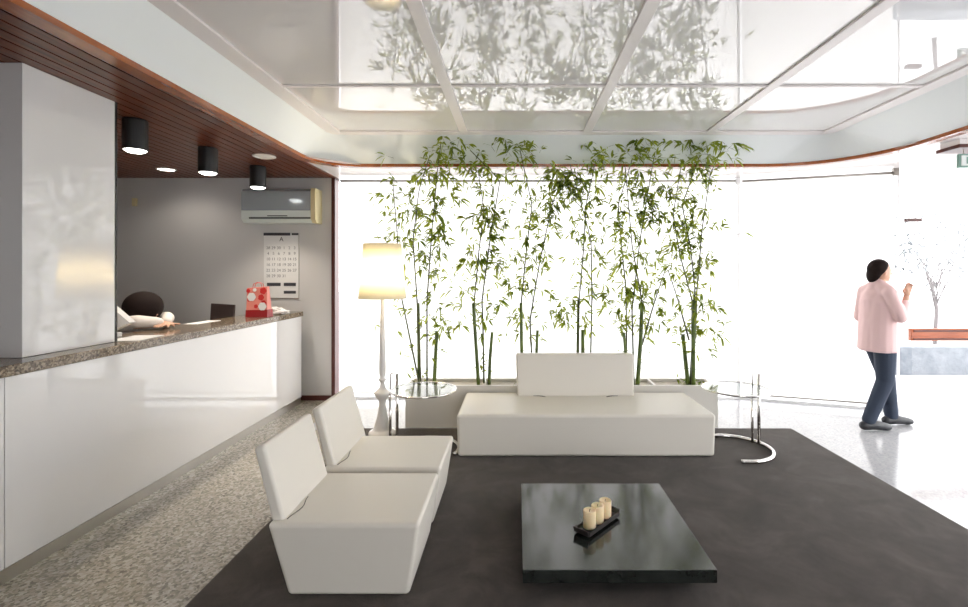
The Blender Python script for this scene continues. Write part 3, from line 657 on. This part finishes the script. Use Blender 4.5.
for ci, (lb, stout, culms, dense) in enumerate(clumps):
    bx = P(stout[0][0], 383).x
    t = thing('bamboo_plant', lb, 'plant', (bx, BY, SZ), 'bamboo clumps in the planter')
    for (b0, t0, ty_, r) in stout:
        bm = BM(); nb = bm; base = P(b0, 383); base.z = SZ; base.y = BY+random.uniform(-.05, .05); tp = P(t0, ty_); tp.y = base.y+.01
        cane(bm, [base, base.lerp(tp, .5)+Vector((random.uniform(-.008, .008), 0, 0)), tp], r*1.15, r*1.0, nb, 12)
        obj('cane', bm, M['cane'], t, smooth=True)
    leaves = BM(); cb = BM()
    for pl_ in culms:
        dy = random.uniform(-.07, .06); pts = [P(x, y, dy) for x, y in pl_]
        if pl_[0][1] == 383: pts[0].z = SZ
        line = cane(cb, pts, .0105, .0045, cb, 7)
        for p in line:
            hgt = (p.z-.4)/2.6
            dens = .25 if hgt < .22 else (.9 if hgt < .45 else 2.0)
            if random.random() < .12 and hgt > .15 and hgt < .8:      # side branch
                a = random.choice((-1, 1)); e = p+Vector((a*random.uniform(.10, .26), random.uniform(-.08, .08), random.uniform(.05, .30)))
                e.y = min(max(e.y, 4.98), 5.24); e.z = min(e.z, 2.9); m_ = p.lerp(e, .5)+Vector((a*.03, 0, -.02)); tube(cb, [p, m_, e], [.0028, .002, .0014], 5)
                for k in range(4): cluster(leaves, cb, p.lerp(e, random.uniform(.4, 1)))
            nn = int(dens)+(1 if random.random() < dens % 1 else 0)
            for k in range(nn):
                q = p+Vector((random.gauss(0, .085), random.gauss(0, .045), random.gauss(0, .05))); q.y = min(max(q.y, 4.95), 5.25); q.z = min(q.z, 2.93)
                if random.random() < .93: cluster(leaves, cb, q)
    for (x, y) in dense:
        for k in range(4 if y < 165 else 7):
            q = P(x+random.gauss(0, 7), y+random.gauss(0, 5), random.uniform(-.12, .1)); q.z = min(q.z, 2.93)
            cluster(leaves, cb, q, 1.15, up=.45 if y < 160 else 0)
    # loose sprigs in the outer part of the crown
    cx_ = sum(c[0][0] for c in culms)/len(culms)
    for k in range(26):
        q = P(cx_+random.gauss(0, 24), random.uniform(165, 330), random.uniform(-.12, .1)); cluster(leaves, cb, q, .9, random.randint(2, 4))
    obj('culm', cb, M['cane_thin'], t, smooth=True)
    obj('foliage', leaves, M['leaf'], t)

# ---------------------------------------------------------------- people
def ball(bm, c, r, sub=3):
    g = bmesh.ops.create_icosphere(bm, subdivisions=sub, radius=1)
    r = (r, r, r) if isinstance(r, (int, float)) else r
    for v in g['verts']: v.co = Vector((v.co.x*r[0], v.co.y*r[1], v.co.z*r[2]))+Vector(c)
    return g['verts']
def limb(bm, pts, rads):
    pts = [Vector(p) for p in pts]
    for i, (p, r) in enumerate(zip(pts, rads)): ball(bm, p, r, 2)
    for (p, r), (q, s) in zip(list(zip(pts, rads)), list(zip(pts, rads))[1:]): tube(bm, [p, q], [r, s], 16)
def hand(bm, wr, fwd, side, up, curl=.6):
    """wrist point, finger direction, thumb-side direction, palm-facing direction"""
    wr, f, s, u = Vector(wr), Vector(fwd).normalized(), Vector(side).normalized(), Vector(up).normalized()
    limb(bm, [wr, wr+f*.03, wr+f*.075+s*.018], [.024, .024, .017]); limb(bm, [wr+f*.02-s*.012, wr+f*.075-s*.02], [.02, .015]); limb(bm, [wr+f*.075+s*.03, wr+f*.075-s*.03], [.013, .012])
    for k, L_ in enumerate((.068, .076, .070, .056)):
        b = wr+f*.082+s*(.030-.020*k); c = curl*(.8+.12*k); p = [b]
        for j, ll in enumerate((.42, .32, .26)):
            a = c*(j+.6); p.append(p[-1]+(f*math.cos(a)+u*math.sin(a))*L_*ll)
        limb(bm, p, [.0092, .0085, .008, .0068])
    b = wr+f*.03+s*.026
    limb(bm, [b, b+(f*.6+s*.7+u*.2).normalized()*.034, b+(f*.6+s*.7+u*.2).normalized()*.034+(f*.85+u*.5).normalized()*.028], [.012, .010, .0085])
def bake(name, bm, m, parent, voxel=.007, smooth=6):
    o = obj(name, bm, m, parent)
    md = o.modifiers.new('r', 'REMESH'); md.mode = 'VOXEL'; md.voxel_size = voxel; md.use_smooth_shade = True
    sm = o.modifiers.new('s', 'SMOOTH'); sm.iterations = smooth; sm.factor = .5
    bpy.context.view_layer.update()
    me = bpy.data.meshes.new_from_object(o.evaluated_get(bpy.context.evaluated_depsgraph_get()))
    o.modifiers.clear(); old = o.data; o.data = me; bpy.data.meshes.remove(old); me.name = name
    me.materials.clear(); me.materials.append(m)
    for p in me.polygons: p.use_smooth = True
    return o

PXp, PYp = 3.72, 4.98
pe = thing('person', 'person in pale pink shirt and navy jeans walking to the right', 'person', (PXp, PYp, 0))
def q(f, s, z): return Vector((PXp+f, PYp-s, z))   # f forward (+X), s towards the camera
bm = BM()
limb(bm, [q(-.01, 0, .95), q(0, 0, 1.12), q(.0, 0, 1.30), q(-.01, 0, 1.40)], [.13, .115, .13, .10])
limb(bm, [q(-.02, 0, 1.40), q(.01, 0, 1.50), q(.02, 0, 1.54)], [.07, .052, .05])
vs = ball(bm, q(.02, 0, 1.61), (.095, .076, .108), 3)                         # cranium
ball(bm, q(.055, 0, 1.555), (.058, .052, .058), 3)                            # jaw
limb(bm, [q(.108, 0, 1.605), q(.128, 0, 1.58)], [.010, .013]); ball(bm, q(.112, 0, 1.575), (.010, .016, .007), 2)   # nose
ball(bm, q(.104, 0, 1.548), (.010, .022, .006), 2); ball(bm, q(.102, 0, 1.538), (.010, .019, .006), 2); ball(bm, q(.092, 0, 1.515), (.018, .02, .014), 2)
for s in (-1, 1): ball(bm, q(.012, s*.078, 1.595), (.018, .008, .028), 2); ball(bm, q(.095, s*.03, 1.623), (.014, .020, .008), 2)
for s, hip, kn, an in ((1, (.0, .09, .92), (.0, .09, .50), (-.17, .09, .10)), (-1, (.01, -.09, .92), (.15, -.09, .50), (.20, -.09, .09))):
    limb(bm, [q(*hip), q(*kn), q(*an)], [.085, .055, .038])
    a = Vector(an); limb(bm, [q(a.x-.02, a.y, .05), q(a.x+.15, a.y, .035)], [.035, .025])
# arms
limb(bm, [q(-.02, .17, 1.40), q(.05, .23, 1.15), q(.16, .16, 1.36)], [.052, .038, .026]); hand(bm, q(.16, .16, 1.36), (-.05, -.30, 1), (-1, 0, .1), (-.3, -1, 0), .5)
limb(bm, [q(-.02, -.17, 1.40), q(-.04, -.22, 1.12), q(.17, -.18, 1.07)], [.052, .038, .026]); hand(bm, q(.17, -.18, 1.07), (1, .1, -.1), (0, .3, 1), (0, 1, 0), .5)
bake('body', bm, M['skin'], pe, .006, 4)
for s in (-1, 1):
    bm = BM(); ball(bm, q(.104, s*.030, 1.612), (.008, .013, .008), 2); obj('eye', bm, M['ink'], pe, smooth=True)
bm = BM(); ball(bm, q(.0, 0, 1.628), (.107, .09, .108), 3); ball(bm, q(-.045, 0, 1.57), (.065, .078, .10), 3)
bmesh.ops.bisect_plane(bm, geom=bm.verts[:]+bm.edges[:]+bm.faces[:], plane_co=q(.035, 0, 1.64), plane_no=(1, 0, -.75), clear_outer=True)
bm2 = bm; bmesh.ops.holes_fill(bm2, edges=bm2.edges); bake('hair', bm2, M['hair'], pe, .007, 4)
bm = BM()
limb(bm, [q(-.01, 0, .80), q(0, 0, 1.12), q(.0, 0, 1.32)], [.172, .15, .155]); limb(bm, [q(-.025, 0, 1.40), q(-.02, 0, 1.475)], [.09, .073])
for s in (-1, 1): limb(bm, [q(-.01, s*.05, .80), q(0, s*.06, 1.30), q(-.01, s*.13, 1.40), q(-.01, s*.03, 1.45)], [.15, .13, .075, .072])
limb(bm, [q(-.02, .17, 1.40), q(.05, .23, 1.15), q(.13, .18, 1.29)], [.066, .056, .042]); limb(bm, [q(-.02, -.17, 1.40), q(-.04, -.22, 1.12), q(.10, -.20, 1.09)], [.066, .056, .042])
for v in bm.verts: v.co.z = max(v.co.z, .79)
bake('shirt', bm, M['pink'], pe, .009, 6)
bm = BM()
for s, hip, kn, an in ((1, (.0, .085, .90), (.0, .09, .50), (-.165, .09, .11)), (-1, (.01, -.085, .90), (.15, -.09, .50), (.20, -.09, .10))):
    limb(bm, [q(0, s*.05, .95), q(*hip), q(*kn), q(*an)], [.115, .108, .078, .062])
for v in bm.verts: v.co.z = max(v.co.z, .065)
bake('trousers', bm, M['denim'], pe, .008, 4)
for s, x in ((1, -.165), (-1, .20)):
    bm = BM(); limb(bm, [q(x-.05, s*.09, .05), q(x+.06, s*.09, .055), q(x+.17, s*.09, .038), q(x+.20, s*.09, .035)], [.046, .048, .04, .033])
    for v in bm.verts: v.co.z = max(v.co.z, .002)
    bake('shoe', bm, M['shoe'], pe, .008, 3)

# receptionist leaning on the counter, head bowed
RX, RY = -3.2, 4.17
rc = thing('person', 'dark-haired receptionist in white blouse bowed over the counter', 'person', (-3.55, RY+.05, 0))
def g(x, y, z): return Vector((x, y, z))
bm = BM()
limb(bm, [g(-3.60, 4.25, .70), g(-3.58, 4.24, .95), g(-3.46, 4.22, 1.13)], [.14, .12, .11])
limb(bm, [g(-3.44, 4.22, 1.15), g(-3.30, 4.19, 1.24)], [.06, .05])
ball(bm, g(-3.22, 4.17, 1.27), (.095, .078, .105), 3); ball(bm, g(-3.16, 4.17, 1.225), (.055, .05, .05), 3)
limb(bm, [g(-3.115, 4.165, 1.25), g(-3.10, 4.165, 1.235)], [.01, .012])
for s in (-1, 1): ball(bm, g(-3.23, 4.17+s*.078, 1.26), (.018, .009, .028), 2)
for s in (-1, 1):
    sh = g(-3.46, 4.22+s*.17, 1.15); el = g(-3.13, 4.16+s*.17, 1.165); wr = g(-3.0, 4.10+s*.03, 1.160)
    limb(bm, [sh, el, wr], [.05, .036, .024]); hand(bm, wr, (.25, -s*1, -.04), (1, .1, .0), (0, 0, -1), .1)
    limb(bm, [g(-3.60, 4.25+s*.09, .72), g(-3.30, 4.25+s*.10, .55), g(-3.42, 4.25+s*.10, .12), g(-3.28, 4.25+s*.10, .06)], [.085, .06, .04, .03])
bake('body', bm, M['skin'], rc, .006, 4)
bm = BM(); ball(bm, g(-3.22, 4.17, 1.30), (.145, .15, .135), 4); ball(bm, g(-3.27, 4.18, 1.22), (.12, .145, .12), 4)
for v in bm.verts: v.co.z = max(v.co.z, 1.17)
bake('hair', bm, M['hair'], rc, .008, 5)
bm = BM()
limb(bm, [g(-3.60, 4.25, .72), g(-3.58, 4.24, .95), g(-3.47, 4.22, 1.10)], [.155, .14, .13])
for s in (-1, 1):
    sh = g(-3.46, 4.22+s*.15, 1.13); el = g(-3.13, 4.16+s*.17, 1.19); wr = g(-3.01, 4.11+s*.05, 1.178)
    limb(bm, [sh, el, wr], [.075, .055, .042])
bake('blouse', bm, M['white_cloth'], rc, .008, 4)
bm = BM()
for s in (-1, 1): limb(bm, [g(-3.60, 4.25+s*.07, .70), g(-3.60, 4.25+s*.09, .68), g(-3.30, 4.25+s*.10, .55), g(-3.42, 4.25+s*.10, .14)], [.13, .11, .08, .055])
bake('trousers', bm, M['denim'], rc, .01, 4)
stl = thing('office_stool', 'dark stool under the receptionist behind the counter', 'stool', (-3.62, 4.25, 0))
bm = BM(); lathe(bm, [(.17, .44), (.18, .47), (.17, .50)], (-3.62, 4.25, 0), 28); obj('seat', bm, M['black'], stl)
bm = BM(); lathe(bm, [(.2, 0), (.2, .02), (.03, .05), (.025, .44)], (-3.62, 4.25, 0), 20); obj('pedestal', bm, M['steel'], stl)
